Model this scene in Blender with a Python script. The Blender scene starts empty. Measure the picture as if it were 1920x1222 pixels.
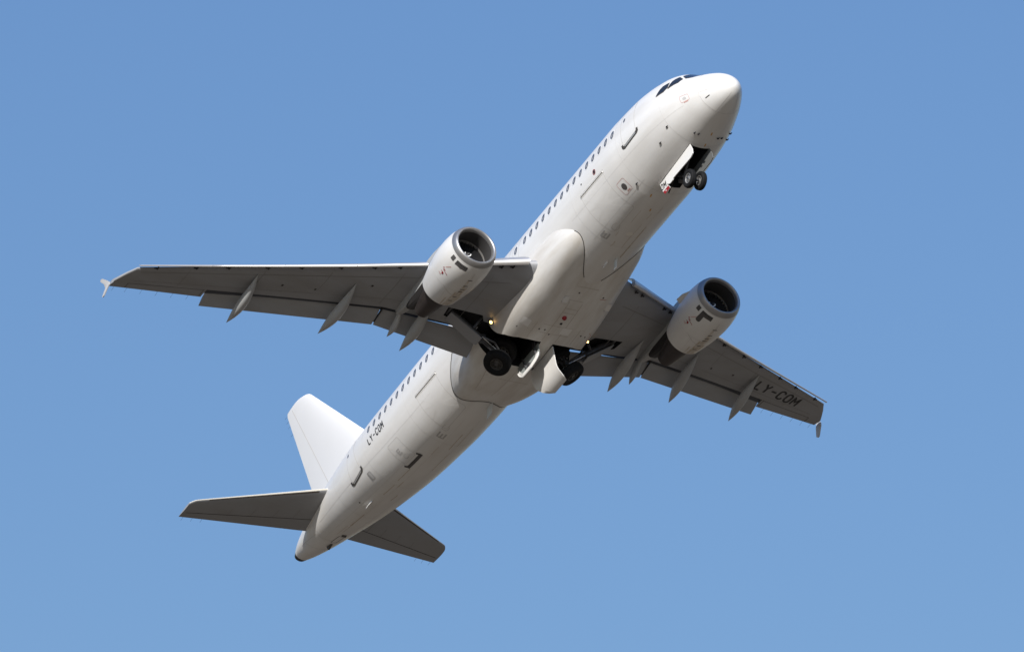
import bpy, bmesh, math, random
from mathutils import Vector, Matrix
random.seed(7)
rad = math.radians
S = bpy.context.scene
COL = S.collection

# ------------------------------------------------------------------ camera
ELEV = rad(20.9)
cam_d = bpy.data.cameras.new('camera'); cam = bpy.data.objects.new('camera', cam_d); COL.objects.link(cam)
cam_d.sensor_width = 36; cam_d.sensor_fit = 'HORIZONTAL'; cam_d.lens = 244.86
cam_d.clip_start = 0.5; cam_d.clip_end = 60000
cam.location = (0, 0, 1.7)
cam.rotation_euler = (rad(90) + ELEV, 0, 0)
S.camera = cam
S.render.resolution_x, S.render.resolution_y = 1024, 651

# pose of the aircraft relative to the camera (aircraft axes: x aft from the nose, y right wing, z up)
R_AC = Matrix(((-0.470216, -0.87222428, -0.13461696),
               (-0.55590086, 0.1742434, 0.81278132),
               (-0.68547148, 0.45701647, -0.56680225)))
T_AC = Vector((1.12069027, 1.35645648, -284.51220365))      # where station 16 lies, in camera axes
R_CW = Matrix(((1, 0, 0), (0, math.cos(rad(90) + ELEV), -math.sin(rad(90) + ELEV)),
               (0, math.sin(rad(90) + ELEV), math.cos(rad(90) + ELEV))))
R_W = R_CW @ R_AC
BASE = Vector((17.7, 0, -2.5))                               # the aircraft's own origin: under the wing box
P_W = R_CW @ (R_AC @ (BASE - Vector((16, 0, 0))) + T_AC) + Vector((0, 0, 1.7))

# ------------------------------------------------------------------ light
SUN_AC = Vector((-0.755, 0.56, 0.25))                         # towards the sun, aircraft axes
SUN_W = (R_W @ SUN_AC).normalized()
EL = math.asin(SUN_W.z); AZ = math.atan2(SUN_W.x, SUN_W.y)
print('sun elevation', math.degrees(EL), 'azimuth', math.degrees(AZ))
world = bpy.data.worlds.new('World'); S.world = world; world.use_nodes = True
nt = world.node_tree
sky = nt.nodes.new('ShaderNodeTexSky'); sky.sky_type = 'NISHITA'; sky.sun_disc = False
sky.sun_elevation = EL; sky.sun_rotation = AZ
sky.altitude = 50; sky.air_density = 2.5; sky.dust_density = 0.5; sky.ozone_density = 8.0
wb = nt.nodes.new('ShaderNodeMix'); wb.data_type = 'RGBA'; wb.blend_type = 'MULTIPLY'; wb.inputs[0].default_value = 1.0; wb.inputs[7].default_value = (0.666, 0.721, 1.0, 1); nt.links.new(sky.outputs[0], wb.inputs[6])   # white balance
bg = nt.nodes['Background']; nt.links.new(wb.outputs[2], bg.inputs[0]); bg.inputs[1].default_value = 0.113
sl = bpy.data.lights.new('sun', 'SUN'); sl.energy = 4.5; sl.angle = rad(0.53); sl.color = (1.0, 0.96, 0.905)
so = bpy.data.objects.new('sun', sl); COL.objects.link(so); so.location = (0, 0, 400)
so.rotation_euler = SUN_W.to_track_quat('Z', 'Y').to_euler()
S.view_settings.view_transform = 'Standard'; S.view_settings.look = 'None'
S.view_settings.exposure = 0.18; S.view_settings.gamma = 1.0; S.view_settings.use_curve_mapping = False

# ------------------------------------------------------------------ materials
def nodes_of(m):
    return m.node_tree.nodes, m.node_tree.links
def mat(name, col, rough=0.5, metal=0.0, var=0.0, scale=(1, 1, 1), nscale=1.5, tint=None, spec=0.5, coat=0.0, lo=0.35, hi=0.7, wavy=0.0):
    """Principled paint whose colour wanders between col and tint along a stretched noise (dirt, wear)."""
    m = bpy.data.materials.new(name); m.use_nodes = True
    n, l = nodes_of(m); b = n['Principled BSDF']
    b.inputs['Base Color'].default_value = (*col, 1); b.inputs['Roughness'].default_value = rough
    b.inputs['Metallic'].default_value = metal; b.inputs['Specular IOR Level'].default_value = spec
    b.inputs['Coat Weight'].default_value = coat; b.inputs['Coat Roughness'].default_value = 0.1
    if wavy:
        tcw = n.new('ShaderNodeTexCoord'); mpw = n.new('ShaderNodeMapping'); mpw.inputs['Scale'].default_value = (1.6, 1.6, 1.6)
        nw = n.new('ShaderNodeTexNoise'); nw.inputs['Scale'].default_value = 0.9; nw.inputs['Detail'].default_value = 1.5
        bp = n.new('ShaderNodeBump'); bp.inputs['Strength'].default_value = wavy; bp.inputs['Distance'].default_value = 0.05
        l.new(tcw.outputs['Object'], mpw.inputs[0]); l.new(mpw.outputs[0], nw.inputs[0]); l.new(nw.outputs[0], bp.inputs['Height']); l.new(bp.outputs[0], b.inputs['Normal'])
    if var:
        tc = n.new('ShaderNodeTexCoord'); mp = n.new('ShaderNodeMapping'); mp.inputs['Scale'].default_value = scale
        no = n.new('ShaderNodeTexNoise'); no.inputs['Scale'].default_value = nscale; no.inputs['Detail'].default_value = 6
        cr = n.new('ShaderNodeMapRange'); cr.inputs[1].default_value = lo; cr.inputs[2].default_value = hi
        cr.inputs[3].default_value = 0; cr.inputs[4].default_value = var
        mx = n.new('ShaderNodeMix'); mx.data_type = 'RGBA'
        mx.inputs[6].default_value = (*col, 1); mx.inputs[7].default_value = (*(tint or (0.3, 0.26, 0.2)), 1)
        l.new(tc.outputs['Object'], mp.inputs[0]); l.new(mp.outputs[0], no.inputs[0]); l.new(no.outputs[0], cr.inputs[0])
        l.new(cr.outputs[0], mx.inputs[0]); l.new(mx.outputs[2], b.inputs['Base Color'])
    return m
WHITE = mat('white_paint', (0.80, 0.79, 0.77), 0.32, var=0.26, scale=(0.22, 1.5, 1.5), nscale=1.3, tint=(0.50, 0.46, 0.40), wavy=0.12)
FINW = mat('fin_white_paint', (0.80, 0.79, 0.775), 0.34, var=0.08, scale=(0.6, 1, 0.6), nscale=0.8, tint=(0.6, 0.58, 0.54))
CREAM = mat('cream_edge_paint', (0.76, 0.73, 0.64), 0.4)
FAIR = mat('fairing_paint', (0.78, 0.765, 0.735), 0.38, var=0.5, scale=(0.35, 1.8, 1.8), nscale=1.4, tint=(0.50, 0.44, 0.36), wavy=0.15)
GREY = mat('wing_grey', (0.335, 0.345, 0.365), 0.45, var=0.55, scale=(1.6, 0.5, 1), nscale=0.9, tint=(0.26, 0.255, 0.25))
FLAPG = mat('flap_grey', (0.355, 0.365, 0.385), 0.42, var=0.45, scale=(1.6, 0.5, 1), nscale=1.1, tint=(0.28, 0.275, 0.265))
FTFG = mat('track_fairing_grey', (0.44, 0.45, 0.455), 0.4, var=0.4, scale=(0.6, 2, 2), nscale=1.2, tint=(0.33, 0.33, 0.32))
TAILG = mat('tailplane_grey', (0.32, 0.33, 0.35), 0.45, var=0.5, scale=(1.6, 0.5, 1), nscale=0.8, tint=(0.27, 0.265, 0.26))
SLATM = mat('bare_metal_edge', (0.75, 0.73, 0.70), 0.32, metal=0.65, var=0.2, nscale=2, tint=(0.5, 0.47, 0.43))
LIPM = mat('inlet_lip_metal', (0.42, 0.415, 0.41), 0.42, metal=0.75, var=0.4, scale=(1, 1, 1), nscale=2.5, tint=(0.30, 0.28, 0.27))
NACW = mat('nacelle_white', (0.78, 0.77, 0.75), 0.32, var=0.2, scale=(0.5, 1.5, 1.5), nscale=1.3, tint=(0.5, 0.46, 0.40))
INLET = mat('inlet_liner', (0.06, 0.058, 0.058), 0.6, var=0.3, nscale=2, tint=(0.035, 0.035, 0.035))
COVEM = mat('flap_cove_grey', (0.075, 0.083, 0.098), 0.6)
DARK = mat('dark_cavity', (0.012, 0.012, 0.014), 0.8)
BLACK = mat('black_paint', (0.02, 0.02, 0.022), 0.5)
SEAM = mat('dark_seam', (0.06, 0.055, 0.05), 0.7)
LINE = mat('panel_line', (0.58, 0.56, 0.53), 0.55)
GLASS = mat('dark_glass', (0.02, 0.025, 0.035), 0.08, spec=0.6)
HOT = mat('hot_section_metal', (0.062, 0.051, 0.049), 0.45, metal=0.4, var=0.5, nscale=1.6, tint=(0.03, 0.025, 0.025))
HOTD = mat('sooty_shield', (0.022, 0.020, 0.020), 0.6)
RUBBER = mat('tyre_rubber', (0.009, 0.009, 0.010), 0.8, var=0.4, nscale=4, tint=(0.018, 0.018, 0.018), spec=0.25)
RIMD = mat('dark_main_rim', (0.085, 0.08, 0.075), 0.45, metal=0.4)  # darker rims for the main wheels
RIMM = mat('wheel_rim', (0.36, 0.355, 0.345), 0.4, metal=0.5, var=0.3, nscale=5, tint=(0.2, 0.19, 0.18))
STEEL = mat('gear_steel', (0.13, 0.13, 0.14), 0.35, metal=0.5, var=0.6, nscale=4, tint=(0.03, 0.03, 0.03))
SILVER = mat('bright_metal', (0.75, 0.75, 0.76), 0.2, metal=0.9)
PLINE = mat('wing_panel_line', (0.24, 0.235, 0.23), 0.6)
FAINT = mat('faint_joint', (0.69, 0.675, 0.655), 0.4)
BELLYL = mat('belly_joint', (0.50, 0.44, 0.38), 0.6)
FAIRL = mat('fresh_panel', (0.86, 0.85, 0.83), 0.4)
FRAMEG = mat('window_frame', (0.85, 0.85, 0.84), 0.35)
WGLASS = mat('cabin_glass', (0.10, 0.105, 0.12), 0.15)
BLIND = mat('window_blind', (0.34, 0.34, 0.35), 0.5)
SILLM = mat('sill_metal', (0.55, 0.55, 0.54), 0.35, metal=0.5)
GHOST = mat('faded_grey', (0.47, 0.46, 0.45), 0.5); GHOSTL = mat('faded_pale_grey', (0.55, 0.54, 0.53), 0.5); GHOSTB = mat('antenna_grey', (0.62, 0.66, 0.68), 0.4)
PALE = mat('pale_plastic', (0.82, 0.80, 0.74), 0.4); PANELG = mat('panel_grey', (0.55, 0.54, 0.53), 0.4); SCUFF = mat('scuff_plate_grey', (0.085, 0.08, 0.078), 0.5)
REDLINE = mat('thin_red_frame', (0.62, 0.40, 0.38), 0.5); REDPAINT = mat('red_paint', (0.32, 0.012, 0.018), 0.4); REDFAINT = mat('faded_red', (0.60, 0.36, 0.32), 0.5)
AMBER = mat('amber_mark', (0.62, 0.33, 0.06), 0.5)
STRIPB = mat('brown_edge_strip', (0.075, 0.06, 0.048), 0.5)
STREAK = mat('oil_stain', (0.50, 0.42, 0.31), 0.4, var=1.0, scale=(1.5, 4, 4), nscale=2.5, tint=(0.72, 0.69, 0.64))
GRIME = mat('brown_grime', (0.50, 0.41, 0.31), 0.5, var=0.8, scale=(2, 2, 2), nscale=3, tint=(0.66, 0.60, 0.52))
SPIRAL = mat('spinner_white', (0.85, 0.85, 0.83), 0.4)
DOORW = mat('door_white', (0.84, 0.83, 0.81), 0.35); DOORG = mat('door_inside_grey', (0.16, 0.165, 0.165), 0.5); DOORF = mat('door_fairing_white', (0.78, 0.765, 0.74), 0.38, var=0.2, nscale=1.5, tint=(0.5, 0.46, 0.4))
DOORL = mat('leg_door_grey', (0.335, 0.345, 0.365), 0.45)
DOORI = mat('door_inside_green', (0.30, 0.325, 0.315), 0.5, var=0.5, nscale=2.2, tint=(0.14, 0.16, 0.16))
LAMP = bpy.data.materials.new('landing_lamp'); LAMP.use_nodes = True
_b = LAMP.node_tree.nodes['Principled BSDF']; _b.inputs['Emission Color'].default_value = (1.0, 0.58, 0.17, 1); _b.inputs['Emission Strength'].default_value = 6

# ------------------------------------------------------------------ mesh helpers (aircraft coordinates in, aircraft object space out)
def tag(o, label=None, cat=None, group=None, kind=None):
    for k, v in (('label', label), ('category', cat), ('group', group), ('kind', kind)):
        if v: o[k] = v
    return o
class MB:
    def __init__(s): s.v = []; s.f = []; s.mi = []; s.cur = 0
    def add(s, vs, fs):
        o = len(s.v); s.v += [tuple(v) for v in vs]
        for f in fs: s.f.append(tuple(i + o for i in f)); s.mi.append(s.cur)
        return s
    def loft(s, secs, closed=True, cap0=True, cap1=True):
        n = len(secs[0]); vs = [p for q in secs for p in q]; fs = []
        m = n if closed else n - 1
        for i in range(len(secs) - 1):
            for j in range(m):
                k = (j + 1) % n
                fs.append((i * n + j, i * n + k, (i + 1) * n + k, (i + 1) * n + j))
        if closed and cap0: fs.append(tuple(range(n - 1, -1, -1)))
        if closed and cap1: fs.append(tuple((len(secs) - 1) * n + j for j in range(n)))
        return s.add(vs, fs)
    def tube(s, pts, r, n=8, cap=True):
        pts = [Vector(p) for p in pts]; rs = r if isinstance(r, (list, tuple)) else [r] * len(pts); secs = []
        ref = None
        for i, p in enumerate(pts):
            d = (pts[min(i + 1, len(pts) - 1)] - pts[max(i - 1, 0)]).normalized()
            if ref is None:
                ref = d.orthogonal().normalized()
            a = (ref - d * ref.dot(d)); a = a.normalized() if a.length > 1e-6 else d.orthogonal().normalized(); ref = a
            b = d.cross(a)
            secs.append([p + (a * math.cos(t) + b * math.sin(t)) * rs[i] for t in [2 * math.pi * k / n for k in range(n)]])
        return s.loft(secs, True, cap, cap)
    def box(s, c, size, rot=None):
        c = Vector(c); h = [x / 2 for x in size]
        vs = [Vector((x * h[0], y * h[1], z * h[2])) for x in (-1, 1) for y in (-1, 1) for z in (-1, 1)]
        if rot is not None: vs = [rot @ v for v in vs]
        return s.add([c + v for v in vs], [(0, 1, 3, 2), (4, 6, 7, 5), (0, 4, 5, 1), (2, 3, 7, 6), (0, 2, 6, 4), (1, 5, 7, 3)])
    def revolve(s, prof, frame, n=48, cap0=False, cap1=False, sy=1.0):
        """prof: list of (axial, radius); frame(a, ry, rz) -> point."""
        secs = [[frame(a, r * math.cos(t), r * math.sin(t) * sy) for t in [2 * math.pi * k / n for k in range(n)]] for a, r in prof]
        return s.loft(secs, True, cap0, cap1)
    def prism(s, poly, d):
        d = Vector(d); n = len(poly); a = [Vector(p) for p in poly]
        return s.add(a + [p + d for p in a], [tuple(range(n - 1, -1, -1)), tuple(range(n, 2 * n))] +
                     [(i, (i + 1) % n, n + (i + 1) % n, n + i) for i in range(n)])
    def ribbon(s, pts, nrm, w, lift=0.004, closed=False):
        """a strip of width w lying on a surface along pts (normals nrm)"""
        pts = [Vector(p) for p in pts]; L = []; n = len(pts)
        for i in range(n):
            if closed: d = pts[(i + 1) % n] - pts[i - 1]
            else: d = pts[min(i + 1, n - 1)] - pts[max(i - 1, 0)]
            nn = Vector(nrm[i]).normalized(); side = d.normalized().cross(nn).normalized() * (w / 2)
            L += [pts[i] + side + nn * lift, pts[i] - side + nn * lift]
        fs = [(2 * i, 2 * i + 1, 2 * i + 3, 2 * i + 2) for i in range(n - 1)]
        if closed: fs.append((2 * n - 2, 2 * n - 1, 1, 0))
        return s.add(L, fs)
    def build(s, name, mats, parent=None, smooth=True, ang=38, fix=True):
        me = bpy.data.meshes.new(name)
        me.from_pydata([Vector(v) - BASE for v in s.v], [], s.f); me.validate()
        mats = mats if isinstance(mats, (list, tuple)) else [mats]
        for m in mats: me.materials.append(m)
        if len(mats) > 1 and len(me.polygons) == len(s.mi):
            me.polygons.foreach_set('material_index', s.mi)
        if fix:
            bm = bmesh.new(); bm.from_mesh(me); bmesh.ops.recalc_face_normals(bm, faces=bm.faces); bm.to_mesh(me); bm.free()
        if smooth:
            me.polygons.foreach_set('use_smooth', [True] * len(me.polygons)); me.set_sharp_from_angle(angle=rad(ang))
        o = bpy.data.objects.new(name, me); COL.objects.link(o)
        if parent is not None: o.parent = parent
        return o
def cut(o, cutters):
    """boolean the (closed) cutter bodies out of o; the new walls keep the cutter's material"""
    tmp = []
    for c in cutters:
        md = o.modifiers.new('cut', 'BOOLEAN'); md.operation = 'DIFFERENCE'; md.solver = 'EXACT'; md.object = c
        md.material_mode = 'TRANSFER'
    bpy.context.view_layer.update()
    dg = bpy.context.evaluated_depsgraph_get()
    me = bpy.data.meshes.new_from_object(o.evaluated_get(dg)); o.modifiers.clear(); o.data = me
    me.polygons.foreach_set('use_smooth', [True] * len(me.polygons)); me.set_sharp_from_angle(angle=rad(38))
def drop(*objs):
    for o in objs: bpy.data.objects.remove(o)
def pchip(X, Y):
    n = len(X); h = [X[i + 1] - X[i] for i in range(n - 1)]; d = [(Y[i + 1] - Y[i]) / h[i] for i in range(n - 1)]
    m = [d[0]] + [0] * (n - 2) + [d[-1]]
    for i in range(1, n - 1):
        if d[i - 1] * d[i] > 0:
            w1 = 2 * h[i] + h[i - 1]; w2 = h[i] + 2 * h[i - 1]; m[i] = (w1 + w2) / (w1 / d[i - 1] + w2 / d[i])
    def f(x):
        if x <= X[0]: return Y[0]
        if x >= X[-1]: return Y[-1]
        i = 0
        while X[i + 1] < x: i += 1
        t = (x - X[i]) / h[i]; t2 = t * t; t3 = t2 * t
        return (2 * t3 - 3 * t2 + 1) * Y[i] + (t3 - 2 * t2 + t) * h[i] * m[i] + (3 * t2 - 2 * t3) * Y[i + 1] + (t3 - t2) * h[i] * m[i + 1]
    return f
def lerp(a, b, t): return a + (b - a) * t
def table(rows):
    """piecewise linear table rows of (key, v...)"""
    def f(k):
        if k <= rows[0][0]: a, b, t = rows[0], rows[1], (k - rows[0][0]) / (rows[1][0] - rows[0][0])
        else:
            i = 0
            while i < len(rows) - 2 and rows[i + 1][0] < k: i += 1
            a, b = rows[i], rows[i + 1]; t = (k - a[0]) / (b[0] - a[0])
        r = [lerp(x, y, t) for x, y in zip(a[1:], b[1:])]
        return r[0] if len(r) == 1 else r
    return f

# ------------------------------------------------------------------ fuselage surface
NOSE = [(0, -.90, -.90, 0, -.90), (.1, -.58, -1.12, .25, -.85), (.3, -.30, -1.275, .45, -.775), (.6, .0, -1.385, .67, -.655), (1.0, .275, -1.475, .90, -.53),
        (1.5, .545, -1.56, 1.14, -.40), (1.75, .68, -1.595, 1.25, -.34), (2.0, .89, -1.63, 1.345, -.28), (2.5, 1.29, -1.705, 1.52, -.20), (3.0, 1.54, -1.775, 1.65, -.16),
        (3.5, 1.70, -1.83, 1.74, -.12), (4.0, 1.835, -1.87, 1.81, -.09), (5.0, 2.0, -1.94, 1.90, -.04), (6.5, 2.07, -2.07, 1.975, 0)]
TAIL = [(20.5, 2.07, -2.07, 1.975, 0), (22, 2.07, -2.07, 1.975, 0), (24, 2.06, -2.02, 1.95, .02), (26, 2.05, -1.85, 1.89, .08), (28, 2.02, -1.62, 1.81, .2),
        (30, 1.99, -1.28, 1.65, .34), (32, 1.94, -.89, 1.40, .48), (34, 1.82, -.41, 1.07, .62), (36, 1.54, .11, .70, .74), (37, 1.29, .42, .46, .80), (37.57, 1.08, .63, .25, .82)]
_n = [pchip([math.sqrt(r[0]) for r in NOSE], [r[k] for r in NOSE]) for k in (1, 2, 3, 4)]
_t = [pchip([r[0] for r in TAIL], [r[k] for r in TAIL]) for k in (1, 2, 3, 4)]
def fpar(x):
    if x < 6.5: return [f(math.sqrt(max(x, 0))) for f in _n]
    return [f(x) for f in _t]
def fus(x, th):
    """point of the fuselage skin; th in degrees, 0 = right side, 90 = crown, -90 = keel"""
    zt, zb, w, zm = fpar(x); t = rad(th); s = math.sin(t)
    return Vector((x, w * math.cos(t), zm + s * ((zt - zm) if s > 0 else (zm - zb))))
def fnorm(x, th):
    e = 0.02
    a = fus(x + e, th) - fus(max(x - e, 0.001), th); b = fus(x, th + .5) - fus(x, th - .5)
    n = b.cross(a).normalized(); p = fus(x, th); c = Vector((x, 0, fpar(x)[3]))
    return n if n.dot(p - c) > 0 else -n
def fth(x, z):
    zt, zb, w, zm = fpar(x); h = (zt - zm) if z > zm else (zm - zb)
    return math.degrees(math.asin(max(-1, min(1, (z - zm) / h))))

root = bpy.data.objects.new('passenger_jet', None); COL.objects.link(root)
root.matrix_world = Matrix.Translation(P_W) @ R_W.to_4x4()
tag(root, 'white twin-engine passenger jet climbing with its landing gear half retracted against a clear blue sky', 'aeroplane')
XR = 1.22                                                    # radome joint
NT = 96
def fring(x): return [fus(x, 360 * k / NT) for k in range(NT)]
xs = [XR + .001]; x = XR
while x < 6.5: x += 0.12; xs.append(x)
while x < 20.5: x += 0.5; xs.append(x)
while x < 37.0: x += 0.25; xs.append(x)
xs = [q for q in xs if q < 37.25] + [37.3]
fm = MB(); fm.loft([fring(q) for q in xs]); fuselage = fm.build('fuselage', WHITE, root)
rm = MB(); rm.loft([fring(q) for q in [0.0004, .004, .012, .025, .045, .07, .1, .14, .19, .25, .32, .4, .5, .6, .7, .8, .9, 1.0, 1.1, XR]], cap1=False)
radome = rm.build('radome', WHITE, root)
am = MB(); am.loft([fring(37.301), fring(37.57)], cap0=False, cap1=False)
am.loft([fring(37.57), [fus(37.3, 360 * k / NT).lerp(Vector((37.3, 0, .78)), .25) for k in range(NT)]], cap0=False, cap1=True)
am.build('exhaust_cone', BLACK, root, fix=False)

# ------------------------------------------------------------------ belly fairing
FX = [9.6, 10.2, 11.0, 12, 13, 14, 15.5, 17.5, 18.5, 19.5, 20.5, 21.4, 22.2]
FW = pchip(FX, [1.26, 1.62, 1.85, 1.965, 2.05, 2.14, 2.23, 2.24, 2.19, 2.06, 1.84, 1.5, 1.1])
FZ = pchip(FX, [-1.42, -1.66, -1.86, -2.02, -2.16, -2.30, -2.44, -2.53, -2.52, -2.42, -2.22, -1.95, -1.6])
FEXP = 3.5
def fair(x, th):
    """th 0..-180 : right side, keel, left side"""
    c, s = math.cos(rad(th)), math.sin(rad(th)); p = 2 / FEXP
    zc = -0.58; h = zc - FZ(x)
    return Vector((x, FW(x) * math.copysign(abs(c) ** p, c), zc + h * math.copysign(abs(s) ** p, s) if s < 0 else zc + .25 * s))
def fairring(x): return [fair(x, 14 - 208 * k / 80) for k in range(81)]
gx = [9.6 + .14 * k for k in range(91)]
gm = MB(); gm.loft([fairring(q) for q in gx]); fairing = gm.build('belly_fairing', FAIR, root)

# ------------------------------------------------------------------ wing
def LEx(y): return 12.97 + (y - 2.38) * 0.5205
TEx = table([(1.5, 18.78), (6.3, 18.83), (13.24, 20.83), (16.67, 21.82)])
LEz = pchip([0, 2.38, 6.3, 9, 12, 16.2, 17], [-1.36, -1.09, -.67, -.34, .05, .60, .70])
DZ = table([(2.38, -.25), (6.3, -.04), (9, .04), (13.2, .05), (16.7, .06)])
TC = table([(2.0, .150), (6.3, .118), (16.7, .108)])
def yt(x, t): return 5 * t * (.2969 * math.sqrt(max(x, 0)) - .126 * x - .3516 * x * x + .2843 * x ** 3 - .1036 * x ** 4)
def yc(x): return .012 * math.sin(math.pi * x) + .008 * math.sin(math.pi * x ** 2)
def wpt(y, c, up):
    """wing skin at span y, chord fraction c"""
    l, tx = LEx(y), TEx(y); ch = tx - l; z = LEz(y) + DZ(y) * c
    return Vector((l + ch * c, y, z + ch * (yc(c) + (yt(c, TC(y)) if up else -yt(c, TC(y))))))
def wlow(x, y):
    """lower skin height at station x, span y"""
    c = (x - LEx(y)) / (TEx(y) - LEx(y)); return wpt(y, max(0, min(1, c)), False).z
CB = [0, .004, .012, .025, .045, .075, .11, .16, .22, .30, .38, .46, .54, .62, .69]
COVE = table([(2, .775), (6.3, .768), (13.1, .745)])
def sec_flap(y):
    """section with the flap taken out: skin to the cove edge, up into the cove, thin shroud above"""
    cv = COVE(y)
    lo = [wpt(y, c, False) for c in CB] + [wpt(y, cv, False)]
    a = wpt(y, cv, False); b = wpt(y, cv, True); sh = cv + (.36 if y < 6.5 else .31) / (TEx(y) - LEx(y))
    cove = [a + Vector((.012, 0, .012)), a.lerp(b, .55) + Vector((.03, 0, 0)), a.lerp(b, .80) + Vector((.10, 0, 0)), wpt(y, sh, True) - Vector((0, 0, .035))]
    up = [wpt(y, sh, True), wpt(y, cv, True)] + [wpt(y, c, True) for c in reversed(CB[1:])]
    return lo + cove + up
def sec_full(y, cend=1.0):
    cs = CB + [.745, .80, .86, .92, 1.0]
    lo = [wpt(y, c * cend, False) for c in cs]; up = [wpt(y, c * cend, True) for c in reversed(cs[1:])]
    return lo + up
def mir(p, sgn): return Vector((p[0], p[1] * sgn, p[2]))
def make_wing(sgn):
    w = MB()
    ys = [1.3, 2.0, 3.0, 4.0, 5.0, 6.3, 8, 10, 12, 13.12]
    secs = [[mir(p, sgn) for p in sec_flap(y)] for y in ys]
    w.loft(secs)
    n0 = len(CB) + 1; ns = len(secs[0])
    for i in range(len(secs) - 1):                           # cove walls and shroud underside: shade and dirt painted into the colour
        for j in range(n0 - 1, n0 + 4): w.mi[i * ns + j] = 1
    ys2 = [13.121, 14, 15, 15.8, 16.2, 16.45, 16.62, 16.72]
    secs = []
    for y in ys2:
        s = sec_full(y)
        if y > 16.2:                                        # rounded, raked tip
            k = (y - 16.2) / .52; le = LEx(y); cut_ = .85 * k ** 1.25
            s = [Vector((max(p.x, 0) if False else TEx(y) - (TEx(y) - p.x) * (1 - cut_ / (TEx(y) - le)), p.y, p.z)) for p in s]
        secs.append([mir(p, sgn) for p in s])
    w.loft(secs)
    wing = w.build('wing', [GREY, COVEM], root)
    # flaps
    fl = [(2.12, 6.275, 'flap'), (6.335, 13.06, 'flap')]
    TEF = {0: [(2.12, 18.90, -1.74), (6.24, 19.04, -.875)], 1: [(6.36, 19.06, -.86), (13.06, 21.17, .07)]}
    for k, (y0, y1, nm) in enumerate(fl):
        f = MB(); secs = []
        te = table(TEF[k])
        for i in range(7):
            y = lerp(y0, y1, i / 6); tx, tz = te(y)
            cv = wpt(y, COVE(y), False); le = cv + Vector((.26, 0, .10)); ch = tx - le.x
            s = []
            for c in CB + [.8, .9, 1]:
                s.append(Vector((le.x + ch * c, y, lerp(le.z, tz, c) - ch * (yt(c, .11) * .75))))
            for c in reversed(CB[1:] + [.8, .9]):
                s.append(Vector((le.x + ch * c, y, lerp(le.z, tz, c) + ch * (yt(c, .13) * 1.0) )))
            secs.append([mir(p, sgn) for p in s])
        f.loft(secs); f.build('flap', FLAPG, wing)
    q = MB(); a_, b_ = wpt(6.3, COVE(6.3), False), Vector((19.05, 6.3, -.868))
    q.prism([mir(p, sgn) + Vector((0, -.022, 0)) for p in (a_ + Vector((.05, 0, .10)), a_ + Vector((.12, 0, .0)), a_.lerp(b_, .86) + Vector((0, 0, .0)), a_.lerp(b_, .86) + Vector((0, 0, .05)))], (0, .044, 0)); q.build('flap_seal', BLACK, wing, smooth=False)
    # slats: inner one ends at the pylon
    for (y0, y1) in ((2.45, 5.35), (6.05, 8.55), (8.57, 11.1), (11.12, 13.65), (13.67, 16.2)):
        s = MB(); secs = []
        for i in range(5):
            y = lerp(y0, y1, i / 4); ch = TEx(y) - LEx(y); sc = .13 if y > 6 else .105
            P = [wpt(y, c, False) for c in (.016, .010, .004)] + [wpt(y, c, True) for c in (0, .004, .012, .025, .045, .075, .11, sc)]
            I = [wpt(y, sc - .01, True) - Vector((0, 0, .02)), wpt(y, .075, True) - Vector((0, 0, .05 * 1)), wpt(y, .045, True) - Vector((0, 0, .07)), wpt(y, .05, False).lerp(wpt(y, .05, True), .35)]
            pv = wpt(y, .06, False); a = rad(18); r = []
            for p in P + I:
                d = p - pv; q = Vector((d.x * math.cos(a) - d.z * math.sin(a) * -1 * -1, 0, 0))
                # nose-down rotation about the lower front, then forward
                dx = d.x * math.cos(a) - d.z * math.sin(a); dz = d.x * math.sin(a) + d.z * math.cos(a)
                r.append(mir(Vector((pv.x + dx - .23 - .012 * ch, y, pv.z + dz - .05 - .07 * math.sin(math.pi * (y - 2.3) / 14))), sgn))
            secs.append(r)
        s.loft(secs); s.build('slat', SLATM, wing)
    return wing
wing_r = make_wing(1); wing_l = make_wing(-1)

# ------------------------------------------------------------------ tail surfaces
def foil(le, te, t, n=14, nx=None):
    """thin symmetric section from le to te, thickness direction nx"""
    d = te - le; ch = d.length; cs = [(1 - math.cos(math.pi * k / n)) / 2 for k in range(n + 1)]
    return [le + d * c - nx * ch * yt(c, t) for c in cs] + [le + d * c + nx * ch * yt(c, t) for c in reversed(cs[1:-1])]
def make_tailplane(sgn):
    t = MB(); secs = []
    up = Vector((0, -.09 * sgn, 1)).normalized()
    for y in [.3, 1, 2, 3, 4, 5, 5.6, 5.95, 6.02, 6.09, 6.15, 6.19]:
        lx, tx, z = 32.68 + .644 * (y - 1.85), 35.47 + .241 * (y - .83), 1.23 + .1 * (y - 6.19); z2 = z
        if y > 5.95: lx += .20 * ((y - 5.95) / .24) ** 2.2
        secs.append(foil(Vector((lx, y * sgn, z)), Vector((tx, y * sgn, z2)), .09, nx=up))
    t.loft(secs); m_ = len(secs[0])
    for i in range(len(secs) - 1):                            # painted leading edge
        for j in (0, m_ - 1, m_ - 2): t.mi[i * m_ + j] = 1
    return t.build('tailplane', [TAILG, CREAM], root)
tp_r = make_tailplane(1); tp_l = make_tailplane(-1)
v = MB(); secs = []
for z in [1.0, 2, 3, 4, 5, 6, 7, 7.5, 7.65, 7.75, 7.83, 7.88, 7.91]:
    lx, tx = 30.91 + .876 * (z - 3.14), 35.82 + .2505 * (z - 3.24)
    if z > 7.5: lx += .55 * ((z - 7.5) / .41) ** 2.6; tx -= .10 * ((z - 7.5) / .41) ** 4
    secs.append(foil(Vector((lx, 0, z)), Vector((tx, 0, z)), .10, nx=Vector((0, 1, 0))))
v.loft(secs); fin = v.build('fin', FINW, root)

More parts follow.
